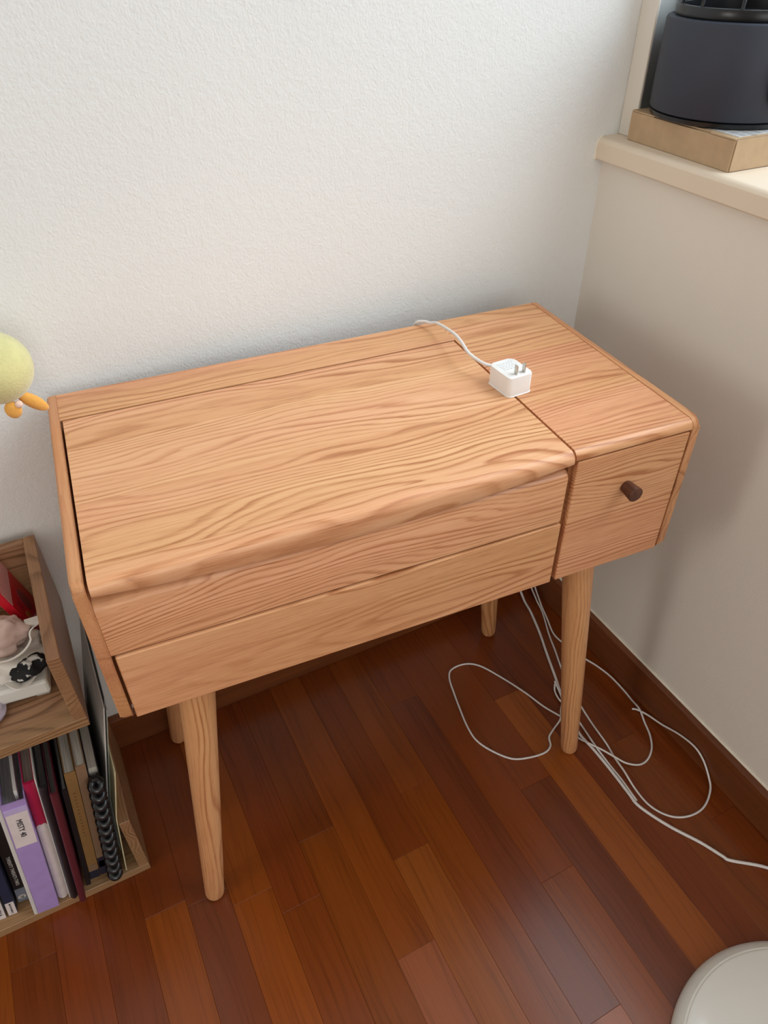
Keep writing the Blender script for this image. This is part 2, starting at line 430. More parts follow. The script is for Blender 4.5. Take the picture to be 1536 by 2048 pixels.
for x0, x1 in ((0, .0125), (.7085, .72)):
    bm = bmesh.new(); prism(bm, side_profile(), 0, x0, x1)
    xo = 0 if x0 == 0 else .72
    es = [e for e in bm.edges if all(abs(v.co.x-xo) < 1e-5 for v in e.verts)]
    bmesh.ops.bevel(bm, geom=es, offset=.0045, segments=2, profile=.5, affect='EDGES')
    es = [e for e in bm.edges if all(abs(v.co.x-(x1 if xo == 0 else x0)) < 1e-5 for v in e.verts)]
    bmesh.ops.bevel(bm, geom=es, offset=.0008, segments=1, affect='EDGES')
    obj('side_panel', bm, M_side, desk, True, 30)
# rear top rail
bm = bmesh.new(); prism(bm, [(0, H-.018), (0, H), (-.0625, H), (-.0630, H-.0006), (-.0630, H-.0022), (-.0560, H-.0024), (-.0560, H-.018)], 0, .0125, .5438)
obj('back_rail', bm, M_rail, desk)
# right top board with rounded nose
def nose(bm, x0, x1, yb, yf, z0, z1, r):
    pr = [(yb, z0), (yb, z1)]
    for i in range(9):
        a = R(90+90*i/8); pr.append((yf+r+r*math.cos(a), z1-r+r*math.sin(a)))
    pr += [(yf, z0+.0015), (yf+.0015, z0)]
    prism(bm, pr, 0, x0, x1)
bm = bmesh.new(); nose(bm, .5438, .7085, 0, -D, .7270, H, .0095)
obj('top_board', bm, M_top, desk, True, 30)
# lid: arched underside along the front
def lid_profile(x):
    u = (x-.277)/.262
    zl = .7078+.0162*min(1, u*u)
    pr = [(-.0668, H-.018), (-.0668, H-.0006), (-.0674, H)]
    r = .0105
    for i in range(9):
        a = R(90+90*i/8); pr.append((-D-.0022+r+r*math.cos(a), H-r+r*math.sin(a)))
    zf = min(zl+.0035, H-r-.0005)
    pr += [(-D-.0022, zf), (-D-.0010, zl+.0012), (-D+.0012, zl), (-.3495, max(.7225, zl-.0005))]
    return pr
bm = bmesh.new(); NX = 36; secs = []
for i in range(NX+1):
    x = .0155+(.5405-.0155)*i/NX
    secs.append([bm.verts.new((x, y, z)) for y, z in lid_profile(x)])
n = len(secs[0])
for A, B in zip(secs, secs[1:]):
    for i in range(n): bm.faces.new((A[i], A[(i+1) % n], B[(i+1) % n], B[i]))
bm.faces.new(secs[0]); bm.faces.new(secs[-1][::-1])
obj('lid', bm, M_lid, desk, True, 30)
# fixed upper front with chamfered top, rounded right end
bm = bmesh.new()
prism(bm, [(-.3495, .6375), (-.3495, .7150), (-.3585, .7100), (-.3618, .7075), (-D+.0024, .7044), (-D+.0020, .7030), (-D+.0020, .6392), (-D+.0034, .6378)], 0, .0128, .5405)
es = [e for e in bm.edges if all(abs(v.co.x-.5405) < 1e-5 for v in e.verts)]
bmesh.ops.bevel(bm, geom=es, offset=.0025, segments=2, profile=.5, affect='EDGES')
obj('front_panel', bm, M_up, desk, True, 30)
# lower wide drawer
dr = obj('drawer_front', bbox(.0158, .5405, -D+.0002, -.348, ZB, .6355, bev=.0014), M_dr, desk)
# right drawer with knob
dr2 = obj('drawer_front', bbox(.5478, .7072, -D+.0002, -.348, ZB+.001, .7252, bev=.0012), M_dr2, desk)
M_knob = oak('walnut_knob', 1, 0, (.6, .66), 160, 2.7, dark=(52, 28, 20), mid=(84, 48, 36), light=(112, 68, 52), rough=.5)
bm = bmesh.new()
prof = [(0, 0), (.0078, 0), (.0080, .001), (.0100, .0185), (.0098, .0196), (.0090, .0202), (0, .0203)]
lathe(bm, prof, (0, 0), 32)
bmesh.ops.transform(bm, matrix=Matrix.Translation((.6270, -D+.0002, .6680)) @ Matrix.Rotation(R(90), 4, 'X'), verts=bm.verts[:])
tag(obj('knob', bm, M_knob, dr2, True, 40), 'dark walnut knob')
# carcass
obj('divider', bbox(.5408, .5475, -.3590, -.004, ZB+.002, H-.018), M_in, desk)
obj('bottom_board', bbox(.0125, .7085, -.3478, -.004, ZB+.002, ZB+.014), M_in, desk)
obj('back_panel', bbox(.0125, .7085, -.012, -.003, ZB+.014, H-.018), M_in, desk)
obj('inner_front', bbox(.0125, .5408, -.3478, -.342, ZB+.014, .7215), M_in, desk)
# legs
def leg_bm(foot, top, rb, rt):
    bm = bmesh.new(); f = Vector(foot); tp = Vector(top); ax = tp-f; L = ax.length
    prof = [(0, 0), (rb*.55, 0), (rb*.8, .0022), (rb*.95, .0065), (rb, .012)]
    for i in range(1, 11):
        s = i/10; prof.append((rb+(rt-rb)*(s**.9), .012+(L-.012)*s))
    prof.append((0, L))
    lathe(bm, prof, (0, 0), 28)
    return bm, ax
XT, YTF, YTB, YFF, YFB, XF = .090, -.302, -.060, -.3276, -.020, .0262
for i, (foot, top) in enumerate((((XF, YFF), (XT, YTF)), ((W-XF, YFF), (W-XT, YTF)), ((XF, YFB), (XT, YTB)), ((W-XF, YFB), (W-XT, YTB)))):
    f = (*foot, .0); tp = (*top, ZB+.002)
    bm, ax = leg_bm(f, tp, .0150, .0235)
    M_leg = oak('oak_leg_%d' % i, 2, 0, (.012, .016), 190, 1.7+i*3.3, dark=(186, 124, 84), mid=(216, 158, 114), light=(230, 178, 134), contrast=.55, wob=.008)
    o = obj('leg', bm, M_leg, desk, True, 50)
    o.rotation_mode = 'QUATERNION'; o.rotation_quaternion = ax.to_track_quat('Z', 'Y'); o.location = f
    bpy.context.view_layer.update()

# ------------------------------------------------------------------ charger on the desk
M_white = plain('white_plastic', (238, 236, 234), .32, .5, .01, 20)
M_cordw = plain('white_cord', (226, 222, 220), .45, .5, .02, 60)
M_steel = plain('plug_steel', (205, 200, 192), .25, .5, .05, 30, metal=.9)
M_print = plain('grey_print', (176, 178, 182), .6)
th = R(-4.273)
def dw(p):
    return Vector((p[0]*math.cos(th)-p[1]*math.sin(th), p[0]*math.sin(th)+p[1]*math.cos(th), p[2]))
# base corners measured: left (.5305,-.1892), front (.5276,-.235), right (.5635,-.2267)
cc = dw((.5478, -.2080, H))
ch = thing('phone_charger', 'small white plug charger lying prongs-up on the desk top with its cord', 'charger', cc, (0, 0, th+R(6)))
bm = bmesh.new()
prism(bm, rrect(-.0180, .0180, -.0230, .0230, .0062), 2, .0002, .0262)
es = [e for e in bm.edges if all(v.co.z > .026 for v in e.verts)]
bmesh.ops.bevel(bm, geom=es, offset=.0014, segments=2, profile=.5, affect='EDGES')
es = [e for e in bm.edges if all(v.co.z < .001 for v in e.verts)]
bmesh.ops.bevel(bm, geom=es, offset=.0008, segments=1, affect='EDGES')
body = obj('body', bm, M_white, ch, True, 40)
for x in (-.0040, .0078):
    bm = bmesh.new(); box(bm, x-.0008, x+.0008, -.0180, -.0118, .0255, .0385, bev=.0007)
    tag(obj('prong', bm, M_steel, ch), 'flat steel plug blade')
bm = bmesh.new()
for r_ in range(6):
    y = .0155-r_*.0032; x = -.0115
    while x < .010:
        w = random.uniform(.002, .005); box(bm, x, min(x+w, .0115), y-.0005, y+.0005, .0262, .02625); x += w+.0012
obj('printed_text', bm, M_print, body)
cord = [(.5432, -.186, .7545), (.5400, -.1800, .7565), (.529, -.1753, .7601), (.5229, -.1607, .7621), (.5195, -.1445, .7651), (.5238, -.1192, .7661), (.528, -.0908, .7641), (.5289, -.0604, .7601),
        (.5301, -.0314, .7541), (.5254, -.0201, .7501), (.5228, -.009, .7481), (.515, .0015, .7440), (.5125, .0060, .7330), (.512, .0070, .700), (.520, .0072, .560)]
M4 = (Matrix.Translation(cc) @ Matrix.Rotation(th+R(6), 4, 'Z')).inverted()
bm = bmesh.new(); tube(bm, [M4 @ dw(p) for p in smooth_path(cord, 6)], .0022, 10)
obj('cord', bm, M_cordw, ch, True, 80)

# ------------------------------------------------------------------ cables on the floor
def floor_cable(name, pts, r, label, seg=8, sub=6, mat=None):
    bm = bmesh.new(); tube(bm, smooth_path(pts, sub), r, seg)
    return tag(obj(name, bm, mat or M_cordw, None, True, 80), label, 'cable')
Z = .0026
thick = [(.800, .004, .42), (.812, .0035, .20), (.816, .001, .045), (.812, -.028, .008), (.805, -.069), (.786, -.127), (.766, -.178), (.744, -.237), (.732, -.267), (.717, -.317), (.704, -.363), (.706, -.399), (.706, -.454),
         (.704, -.501), (.703, -.520), (.711, -.546), (.727, -.581), (.751, -.622), (.766, -.655), (.773, -.667), (.817, -.703), (.842, -.745), (.845, -.83), (.846, -1.0), (.846, -1.4)]
floor_cable('extension_cable', [p if len(p) == 3 else (*p, .0028) for p in thick], .0027,
            'thick white power cable running from behind the desk past its front leg along the floor')
t1 = [(.828, .0045, .40), (.836, .004, .16), (.843, .000, .040), (.838, -.038, .008), (.829, -.078), (.803, -.136), (.786, -.182), (.769, -.225), (.754, -.273), (.746, -.318), (.74, -.358), (.736, -.401), (.73, -.432), (.724, -.463, .0072),
      (.721, -.496), (.721, -.529), (.732, -.555), (.751, -.572), (.778, -.58), (.807, -.577), (.837, -.56, .004), (.849, -.54, .013), (.850, -.519, .033), (.850, -.495, .041), (.850, -.46, .032), (.849, -.424, .015),
      (.845, -.391, .007), (.836, -.372, .0055), (.830, -.366, .004)]
floor_cable('charging_cable', [p if len(p) == 3 else (*p, .0020) for p in t1], .0018,
            'thin white cable making the wide loop against the right baseboard')
t2 = [(.838, .0045, .40), (.846, .002, .16), (.846, -.010, .048), (.838, -.055, .010), (.825, -.098, .006), (.813, -.138), (.814, -.166), (.82, -.196), (.83, -.227), (.839, -.251), (.846, -.284), (.847, -.321), (.845, -.35), (.84, -.375, .0075),
      (.832, -.399), (.821, -.426), (.804, -.449), (.781, -.463), (.76, -.464), (.739, -.452, .006), (.729, -.434, .0065), (.716, -.412, .0095), (.703, -.386, .0065), (.697, -.367, .0020), (.702, -.345), (.699, -.321), (.682, -.283),
      (.668, -.237), (.648, -.187), (.625, -.141), (.6, -.122), (.568, -.121), (.552, -.138), (.541, -.175), (.531, -.216), (.524, -.251), (.523, -.284), (.536, -.316), (.56, -.347), (.59, -.360), (.622, -.365),
      (.640, -.358), (.649, -.342), (.667, -.332), (.690, -.322, .0062), (.705, -.305), (.722, -.285, .006), (.731, -.258, .0075), (.734, -.246, .0085)]
floor_cable('charging_cable', [p if len(p) == 3 else (*p, .0020) for p in t2], .0018,
            'thin white cable looped round the front right desk leg on the floor')
t3 = [(.733, -.249, .0068), (.7225, -.262, .004), (.716, -.286, .0065), (.7235, -.314), (.7200, -.348), (.7125, -.395, .0062), (.7120, -.435), (.7115, -.470), (.7085, -.503, .003), (.7075, -.516, .0025)]
floor_cable('charging_cable', [p if len(p) == 3 else (*p, .0021) for p in t3], .0018,
            'short thin white cable lying alongside the thick cable by the leg')

# ------------------------------------------------------------------ stepped shelf at the left
M_shelf_x = oak('shelf_oak_x', 0, 1, (.1, .2), 150, 21.3, dark=(126, 94, 68), mid=(160, 122, 92), light=(180, 144, 112), contrast=.5)
M_shelf_y = oak('shelf_oak_y', 1, 2, (.1, .2), 150, 24.3, dark=(126, 94, 68), mid=(158, 120, 90), light=(178, 142, 110), contrast=.5)
shelf = thing('shelf_unit', 'two-tier open oak shelf left of the desk holding books and clothes', 'shelf', (-.0795, -.24, 0))
def sbox(name, mat, *a):
    bm = bbox(*a, bev=.0008, seg=1); bmesh.ops.translate(bm, vec=(.0795, .24, 0), verts=bm.verts[:]); return obj(name, bm, mat, shelf)
SX0, SX1, SY0, SY1, ST = -.62, -.0795, -.2405, .0050, .0155
for z0, z1 in ((0, .1563), (.4000, .5365)):
    x1 = SX1 if z0 == 0 else -.0740
    sbox('bottom_board', M_shelf_x, SX0+ST, x1, SY0, SY1, z0, z0+.0175)
    sbox('side_board', M_shelf_y, x1-ST, x1, SY0, SY1, z0+.0175, z1)
    sbox('back_board', M_shelf_x, SX0+ST, x1-ST, SY1-.014, SY1, z0+.0175, z1)
sbox('upright', M_shelf_y, SX0, SX0+ST, SY0, SY1, 0, .62)

# ------------------------------------------------------------------ books in the lower tray
def pages_mat(name, c):
    t = NT(name); o = t.sep(t.coord())
    n = t.noise(t.comb(t.m('MULTIPLY', o[0], 1400.), t.m('MULTIPLY', o[1], 12.), t.m('MULTIPLY', o[2], 12.)), 1, 2)
    c = lin(c); lo = tuple(v*.55 for v in c[:3])+(1,)
    return t.fin(t.ramp(n, [(.35, lo), (.6, c)]), .8, .2)
M_pages = pages_mat('paper_pages', (206, 200, 188)); M_pages_g = pages_mat('paper_pages_grey', (170, 168, 164))
def cloth(name, c, **k): return plain(name, c, k.pop('rough', .5), .4, **k)
LEAN = R(7.3); BZ = .0178
def book(name, label, cat, x, t, h, y, d, cmat, pmat=M_pages, top_in=.004, cov=.0013, lean=LEAN, round_spine=0., solid=False):
    """x: right edge of the foot, y: spine; leans to the right"""
    e = thing(name, label, cat, (x, y, BZ+.0002), (0, lean, 0))
    bm = bmesh.new()
    if solid and (h > .33 or x > -.12):
        k = math.tan(R(5.0)); zb = .150      # bends a little further over the side board
        prism(bm, [(-t, 0), (0, 0), (0, zb), ((h-zb)*k, h), ((h-zb)*k-t, h), (-t, zb)], 1, 0, d)
        obj('sheet', bm, cmat, e); return e
    if solid:
        box(bm, -t, 0, 0, d, 0, h, bev=min(.0006, t*.3), seg=1)
        obj('sheet', bm, cmat, e); return e
    n = 6
    outer = [(-t, d), (-t, 0)]
    outer += [(-t+t*i/n, -round_spine*math.sin(math.pi*i/n)) for i in range(1, n)] if round_spine else []
    outer += [(0, 0), (0, d)]
    inner = [(-cov, d), (-cov, cov), (-t+cov, cov), (-t+cov, d)]
    prism(bm, outer+inner, 2, 0, h)
    obj('cover', bm, cmat, e, bool(round_spine), 50)
    bm = bmesh.new(); box(bm, -t+cov+.0002, -cov-.0002, cov+.0003, d-.003, .0015, h-top_in)
    obj('pages', bm, pmat, e)
    return e
def spine_text(e, body, size, mat, xm, zc, y=-.0006, name='lettering'):
    # reads downwards on a spine that faces -y
    M = Matrix.Translation((xm, y, zc)) @ Matrix(((0, 1, 0, 0), (0, 0, -1, 0), (-1, 0, 0, 0), (0, 0, 0, 1)))
    return text_mesh(name, body, size, mat, e, M)
def patch(e, name, mat, x0, x1, z0, z1, y=-.0004, yb=.0004, bev=0):
    return obj(name, bbox(x0, x1, y, yb, z0, z1, bev=bev), mat, e)
M_lav = cloth('lavender_plastic', (172, 146, 204), rough=.3); M_label = cloth('label_paper', (226, 214, 212)); M_navy = cloth('navy_cover', (34, 42, 70))
M_black = cloth('black_cover', (26, 25, 28)); M_blk2 = cloth('black_plastic', (40, 38, 42), rough=.28); M_maroon = cloth('maroon_cover', (92, 34, 44), rough=.35)
M_crim = cloth('crimson_plastic', (180, 34, 74), rough=.25); M_paper = cloth('white_paper', (216, 212, 206), rough=.7); M_cream = cloth('cream_card', (212, 200, 160), rough=.6)
M_kraft = cloth('kraft_cover', (150, 112, 66), rough=.6); M_kraft2 = cloth('kraft_grey_cover', (142, 112, 86), rough=.6); M_greyb = cloth('grey_cover', (128, 134, 148)); M_greyp = cloth('grey_plastic', (150, 152, 156), rough=.3)
M_mint = cloth('pale_green_sheet', (186, 192, 176), rough=.35); M_ink = cloth('black_ink', (40, 38, 42)); M_pale = cloth('pale_ink', (220, 216, 210)); M_dblue = cloth('dark_blue_box', (36, 38, 58))

e = book('book', 'white paperback spine at the far left end of the lower shelf', 'book', -.2945, .012, .20, -.224, .15, M_label)
spine_text(e, 'CACH A', .0075, M_ink, -.006, .025)
e = book('book', 'navy book with white foot reading sideways letters, second from left', 'book', -.2780, .0125, .20, -.224, .15, M_navy)
patch(e, 'white_band', M_label, -.0122, -.0003, .0005, .036)
spine_text(e, 'ARCTO DE 800 CL', .0036, M_ink, -.0062, .019)
e = book('book', 'black book with grey foot and round number badge, lettered TWENTY TWENTY-TWO', 'book', -.2605, .0145, .24, -.210, .15, M_black)
patch(e, 'grey_band', M_greyb, -.0143, -.0002, .0005, .038)
spine_text(e, 'TWENTY TWENTY-TWO', .0072, M_pale, -.0072, .090)
bm = bmesh.new(); lathe(bm, [(0, 0), (.0056, 0), (.0056, .0003), (0, .0003)], (0, 0), 24)
bmesh.ops.transform(bm, matrix=Matrix.Translation((-.0072, -.0004, .014)) @ Matrix.Rotation(R(90), 4, 'X'), verts=bm.verts[:])
obj('badge', bm, M_pale, e); spine_text(e, '19', .0075, M_ink, -.0072, .014, y=-.0010)
e = book('paper_sheaf', 'tattered white paper folder sticking out left of the lavender file', 'folder', -.2500, .0050, .292, -.2400, .20, M_paper, top_in=.008, cov=.0008)
e = book('ring_file', 'thick lavender display file with a white spine label', 'file', -.2190, .0300, .292, -.2425, .205, M_lav, M_pages_g, top_in=.018, cov=.0016)
patch(e, 'spine_label', M_label, -.0285, -.0015, .188, .268)
spine_text(e, 'MISTY 40', .0105, M_ink, -.0150, .232, y=-.0008)
obj('paper_insert', bbox(-.0120, -.0080, .012, .19, .2, .300), M_paper, e)
obj('spine_pocket', bbox(-.0293, -.0007, -.0009, .0002, .268, .279), cloth('lavender_clear', (196, 178, 222), rough=.2), e)
e = book('report_file', 'crimson and white slim file between lavender file and black folder', 'file', -.2036, .0145, .306, -.2300, .205, M_crim, M_pages, top_in=.012, round_spine=.004)
bm = bmesh.new(); n = 8
pr = [(-.0146, 0.0008), (.0001, 0.0008)]
lo = []
for z in (.0005, .198, .205, .209):
    k = {.0005: 1, .198: 1, .205: .8, .209: .45}[z]
    lo.append([bm.verts.new((-.00725+(-.0073+.0146*i/n)*k, -.0046*math.sin(math.pi*(.5+(i/n-.5)*k))-.0003, z)) for i in range(n+1)])
for A, B in zip(lo, lo[1:]):
    for i in range(n): bm.faces.new((A[i], A[i+1], B[i+1], B[i]))
ex = bmesh.ops.extrude_face_region(bm, geom=bm.faces[:])
bmesh.ops.translate(bm, vec=(0, .0008, 0), verts=[v for v in ex['geom'] if isinstance(v, bmesh.types.BMVert)])
obj('white_sleeve', bm, M_label, e, True)
e = book('paper_sheet', 'thin white plastic sheet right of the crimson file', 'paper', -.2013, .0016, .320, -.2385, .20, M_paper, solid=True)
e = book('folder', 'black plastic folder with rounded spine in the lower shelf', 'folder', -.1902, .0104, .300, -.2395, .205, M_blk2, M_pages_g, top_in=.018, round_spine=.004)
e = book('folder', 'maroon folder poking out furthest over the shelf edge', 'folder', -.1800, .0094, .292, -.2520, .205, M_maroon, M_pages_g, top_in=.016, round_spine=.003)
e = book('folder', 'slim black folder right of the maroon folder', 'folder', -.1690, .0065, .262, -.2320, .19, M_black, M_pages_g)
e = book('novel', 'mustard-brown paperback with black foot, left of its grey-brown twin', 'book', -.1536, .0145, .284, -.2250, .18, M_kraft, M_pages, top_in=.001)
patch(e, 'dark_foot', M_dblue, -.0144, -.0001, .0005, .022); patch(e, 'foot_label', M_kraft2, -.0130, -.0020, .022, .040)
spine_text(e, ':', .0045, M_ink, -.0075, .268)
bm = bmesh.new()
for k in range(14):
    z = .235-k*.0085; box(bm, -.0092, -.0058, -.0004, .0002, z-.0004, z+.0004); box(bm, -.0079, -.0071, -.0004, .0002, z-.0022, z+.0020)
obj('printed_marks', bm, cloth('gold_ink', (124, 88, 48)), e)
e = book('novel', 'grey-brown paperback beside the spiral notebook', 'book', -.1392, .0135, .290, -.2250, .18, M_kraft2, M_pages, top_in=.001)
patch(e, 'dark_foot', M_dblue, -.0134, -.0001, .0005, .050); patch(e, 'foot_label', M_kraft, -.0120, -.0020, .022, .040)
spine_text(e, ':', .0045, M_ink, -.0067, .272)
# comb-bound notebook
e = thing('spiral_notebook', 'black notebook with fat black plastic comb binding', 'notebook', (-.1228, -.2250, BZ+.0002), (0, LEAN, 0))
obj('cover', bbox(-.0160, -.0145, 0, .19, 0, .272), M_black, e); obj('cover', bbox(-.0025, -.0010, 0, .19, 0, .272), M_black, e)
obj('pages', bbox(-.0143, -.0027, .004, .186, .002, .270), M_pages, e)
M_coil = plain('black_comb_plastic', (24, 25, 28), .22, .6, .02)
for k in range(12):
    bm = bmesh.new(); z = .012+k*.0218; pts = []
    for i in range(17):
        a = 2*math.pi*i/16; pts.append((-.0085+.0066*math.cos(a), -.0130+.0066*math.sin(a), z+.0036*math.sin(a)))
    tube(bm, pts, .0058, 10, 1.0)
    obj('ring', bm, M_coil, e, True, 70)
obj('comb_spine', bbox(-.0150, -.0020, -.0120, -.0005, .004, .262, bev=.003), M_coil, e)
# sheets and thin folders against the right board of the tray
for nm, lab, x, t, h, y, d, mt in (
        ('card_folder', 'cream card folder nearest the right end of the lower shelf', -.1132, .0018, .262, -.2360, .20, M_cream),
        ('paper_sheet', 'tall pale green plastic sheet among the upright papers, nearest the desk', -.1154, .0013, .352, -.1980, .19, M_mint),
        ('paper_sheet', 'tall grey plastic sheet among the upright papers beside the desk', -.1171, .0013, .368, -.1900, .18, M_greyp),
        ('paper_sheet', 'tall black sheet among the upright papers beside the desk', -.1188, .0008, .374, -.1960, .19, M_black),
        ('paper_sheet', 'tall white paper standing upright beside the desk, left of the black sheet', -.1200, .0018, .366, -.2050, .19, M_paper)):
    book(nm, lab, 'paper' if 'sheet' in nm else 'folder', x, t, h, y, d, mt, solid=True)

# ------------------------------------------------------------------ things in the upper tray
UZ = .4178
# red book leaning, gridded band near its upper edge
M_red = plain('red_cover', (206, 20, 44), .3, .5, .05)
t = NT('pink_grid_band'); o = t.sep(t.coord())
gx = t.m('FRACT', t.m('MULTIPLY', o[1], 240.)); gz = t.m('FRACT', t.m('MULTIPLY', o[2], 240.))
ln = t.m('MAXIMUM', t.m('LESS_THAN', gx, .35), t.m('LESS_THAN', gz, .35))
M_band = t.fin(t.mix(ln, lin((206, 120, 130)), lin((232, 190, 190))), .4)
v = Vector((.0295, 0, -.113)).normalized(); ang = math.atan2(.0295, .113)
rb = thing('red_book', 'red book with a pink gridded band leaning in the upper shelf', 'book', (-.0965, -.062, .4255), (0, -ang, 0))
obj('cover', bbox(-.011, 0, -.040, .040, 0, .118, bev=.0012), M_red, rb)
obj('grid_band', bbox(-.0001, .0004, -.0385, .0385, .090, .1165), M_band, rb)
bm = bmesh.new(); lathe(bm, [(0, 0), (.013, 0), (.013, .0004), (0, .0004)], (0, 0), 24)
bmesh.ops.transform(bm, matrix=Matrix.Translation((0, .006, .055)) @ Matrix.Diagonal((1, 1.0, 1.5, 1)) @ Matrix.Rotation(R(90), 4, 'Y'), verts=bm.verts[:])
obj('oval_print', bm, plain('faded_print', (150, 60, 66), .4), rb)
bm = bmesh.new(); lathe(bm, [(0, 0), (.007, 0), (.007, .0005), (0, .0005)], (0, 0), 20)
bmesh.ops.transform(bm, matrix=Matrix.Translation((0, -.022, .050)) @ Matrix.Rotation(R(90), 4, 'Y'), verts=bm.verts[:])
obj('gold_seal', bm, plain('gold_print', (190, 110, 40), .35), rb)
bm = bmesh.new()
for k in range(3):
    box(bm, -.0001, .0005, -.026, -.014, .066+k*.005, .0672+k*.005)
box(bm, -.0001, .0005, -.0207, -.0195, .064, .078)
obj('printed_marks', bm, plain('dark_red_print', (150, 12, 34), .4), rb)

def lump(name, label, cat, c, s, mat, seed, amp=.25, freq=3., rot=None, flat=True):
    bm = bmesh.new()
    def fn(p):
        q = p.copy(); d = noise.noise(q*freq+Vector((seed, seed*1.7, 0)))*amp+noise.noise(q*freq*2.3+Vector((0, seed, 3)))*amp*.45
        q = q*(1+d)
        if flat and q.z < -.55: q.z = -.55
        return q
    ellipsoid(bm, c, s, rot, 40, 26, fn)
    return tag(obj(name, bm, mat, None, True, 80), label, cat)
M_pinkc = plain('pink_cloth', (206, 180, 170), .8, .3, .05, 20, .3, 300); M_whitec = plain('white_cloth', (222, 216, 208), .85, .2, .03, 20, .3, 300)
M_lilac = plain('lilac_cloth', (196, 186, 204), .85, .2, .05, 30, .4, 250)
# flat white plastic box
wb_ = thing('storage_box', 'flat white plastic box with round studs on the upper shelf floor', 'box', (-.150, -.115, UZ+.006), (0, 0, R(-6)))
obj('body', bbox(-.075, .050, -.066, .070, 0, .024, bev=.004), plain('white_box_plastic', (226, 224, 218), .35, .5, .01), wb_)
for x, y in ((.036, -.045), (-.022, -.050), (.036, .03)):
    bm = bmesh.new(); ellipsoid(bm, (x, y, .024), (.006, .006, .0025)); obj('stud', bm, M_white, wb_, True, 80)
obj('foot', bbox(.030, .046, -.060, -.050, -.006, 0), plain('clear_plastic', (190, 190, 186), .2), wb_)
lump('folded_cloth', 'lilac cloth squashed under the front of the white box', 'cloth', (-.196, -.180, UZ+.0070), (.034, .030, .0125), M_lilac, 3.1, .18, 2.2)
lump('pouch', 'pale pink cloth pouch under the red book', 'pouch', (-.142, -.128, .492), (.033, .024, .026), M_pinkc, 7.3, .34, 1.9)
# white tote strap/cloth and printed black bag
def ribbon(bm, pts, w, up, th=.0012):
    P = smooth_path(pts, 8); up = Vector(up)
    A = []
    for i, p in enumerate(P):
        t_ = (P[min(i+1, len(P)-1)]-P[max(i-1, 0)]).normalized(); s_ = t_.cross(up).normalized()*w/2; n_ = s_.cross(t_).normalized()*th
        A.append([bm.verts.new(p+s_+n_), bm.verts.new(p-s_+n_), bm.verts.new(p-s_-n_), bm.verts.new(p+s_-n_)])
    for a, b in zip(A, A[1:]):
        for k in range(4): bm.faces.new((a[k], a[(k+1) % 4], b[(k+1) % 4], b[k]))
    bm.faces.new(A[0][::-1]); bm.faces.new(A[-1])
lump('tote_bag', 'crumpled white cotton bag on the upper shelf', 'bag', (-.142, -.128, .457), (.044, .044, .016), M_whitec, 11.7, .30, 2.3)
bm = bmesh.new(); ribbon(bm, [(-.185, -.158, .487), (-.155, -.160, .481), (-.137, -.159, .478), (-.120, -.153, .480), (-.108, -.145, .487), (-.1025, -.135, .498), (-.1030, -.122, .502)], .017, (0, .75, .66))
tag(obj('bag_strap', bm, M_whitec, None, True, 60), 'wide white cotton strap looped over the pink pouch', 'strap')
t = NT('black_white_print'); o_ = t.coord()
nz = t.noise(o_, 60, 3, .6); M_bw = t.fin(t.ramp(nz, [(.56, lin((24, 24, 26))), (.60, lin((205, 202, 198)))]), .7, .3)
lump('printed_bag', 'black bag with white printed lettering below the white strap', 'bag', (-.124, -.163, .4605), (.024, .020, .011), M_bw, 5.2, .22, 2.0, flat=False)
bm = bmesh.new(); ribbon(bm, [(-.200, -.150, .456), (-.1586, -.160, .4535), (-.1434, -.1783, .4520), (-.135, -.1844, .4515), (-.1249, -.1776, .4530), (-.1073, -.1605, .4580)], .012, (0, .3, .95))
tag(obj('bag_strap', bm, M_whitec, None, True, 60), 'narrow white strap lying in a bend on the white box', 'strap')

# ------------------------------------------------------------------ yellow plush hanging at the left edge
M_plush = plain('yellow_plush', (214, 206, 146), .95, .1, .06, 60, .9, 420, sheen=.6)
M_orange = plain('orange_felt', (236, 172, 84), .9, .1, .05, 60, .5, 500, sheen=.4)
pc = Vector((-.0405, -.050, .8155))
pl = thing('plush_chick', 'round yellow plush chick with orange feet hanging left of the desk', 'plush toy', pc)
bm = bmesh.new(); ellipsoid(bm, (0, 0, 0), (.0415, .0415, .0405), None, 40, 28)
obj('body', bm, M_plush, pl, True, 80)
from mathutils import Euler
bm = bmesh.new(); ellipsoid(bm, (.0275, -.010, -.0455), (.0080, .0055, .0205), Euler((R(8), R(-40), 0)), 24, 16); obj('foot', bm, M_orange, pl, True, 80)
bm = bmesh.new(); ellipsoid(bm, (.0050, -.022, -.0440), (.0090, .0055, .0110), Euler((0, R(-8), 0)), 24, 16); obj('foot', bm, M_orange, pl, True, 80)
bm = bmesh.new(); ellipsoid(bm, (.0125, -.024, -.0375), (.0045, .004, .0045)); obj('tuft', bm, plain('pink_felt', (238, 206, 190), .9, .1), pl, True, 80)
bm = bmesh.new(); ellipsoid(bm, (-.0145, .0, .0395), (.006, .004, .006)); obj('loop_tab', bm, plain('coral_felt', (246, 140, 100), .9, .1), pl, True, 80)
bm = bmesh.new(); tube(bm, [(-.0145, 0, .044), (-.0145, 0, .1885)], .0012, 6); obj('string', bm, M_cordw, pl, True, 80)
hk = thing('wall_hook', 'small white hook on the back wall holding the plush string', 'hook', (-.0550, YB, 1.005))
obj('plate', bbox(-.007, .007, -.004, 0, -.014, .014, bev=.0012), M_white, hk)
bm = bmesh.new(); tube(bm, smooth_path([(0, -.003, .000), (0, -.040, -.001), (0, -.0712, -.001), (0, -.0765, .004), (0, -.0775, .010)], 4), .0018, 8); obj('peg', bm, M_white, hk, True, 80)

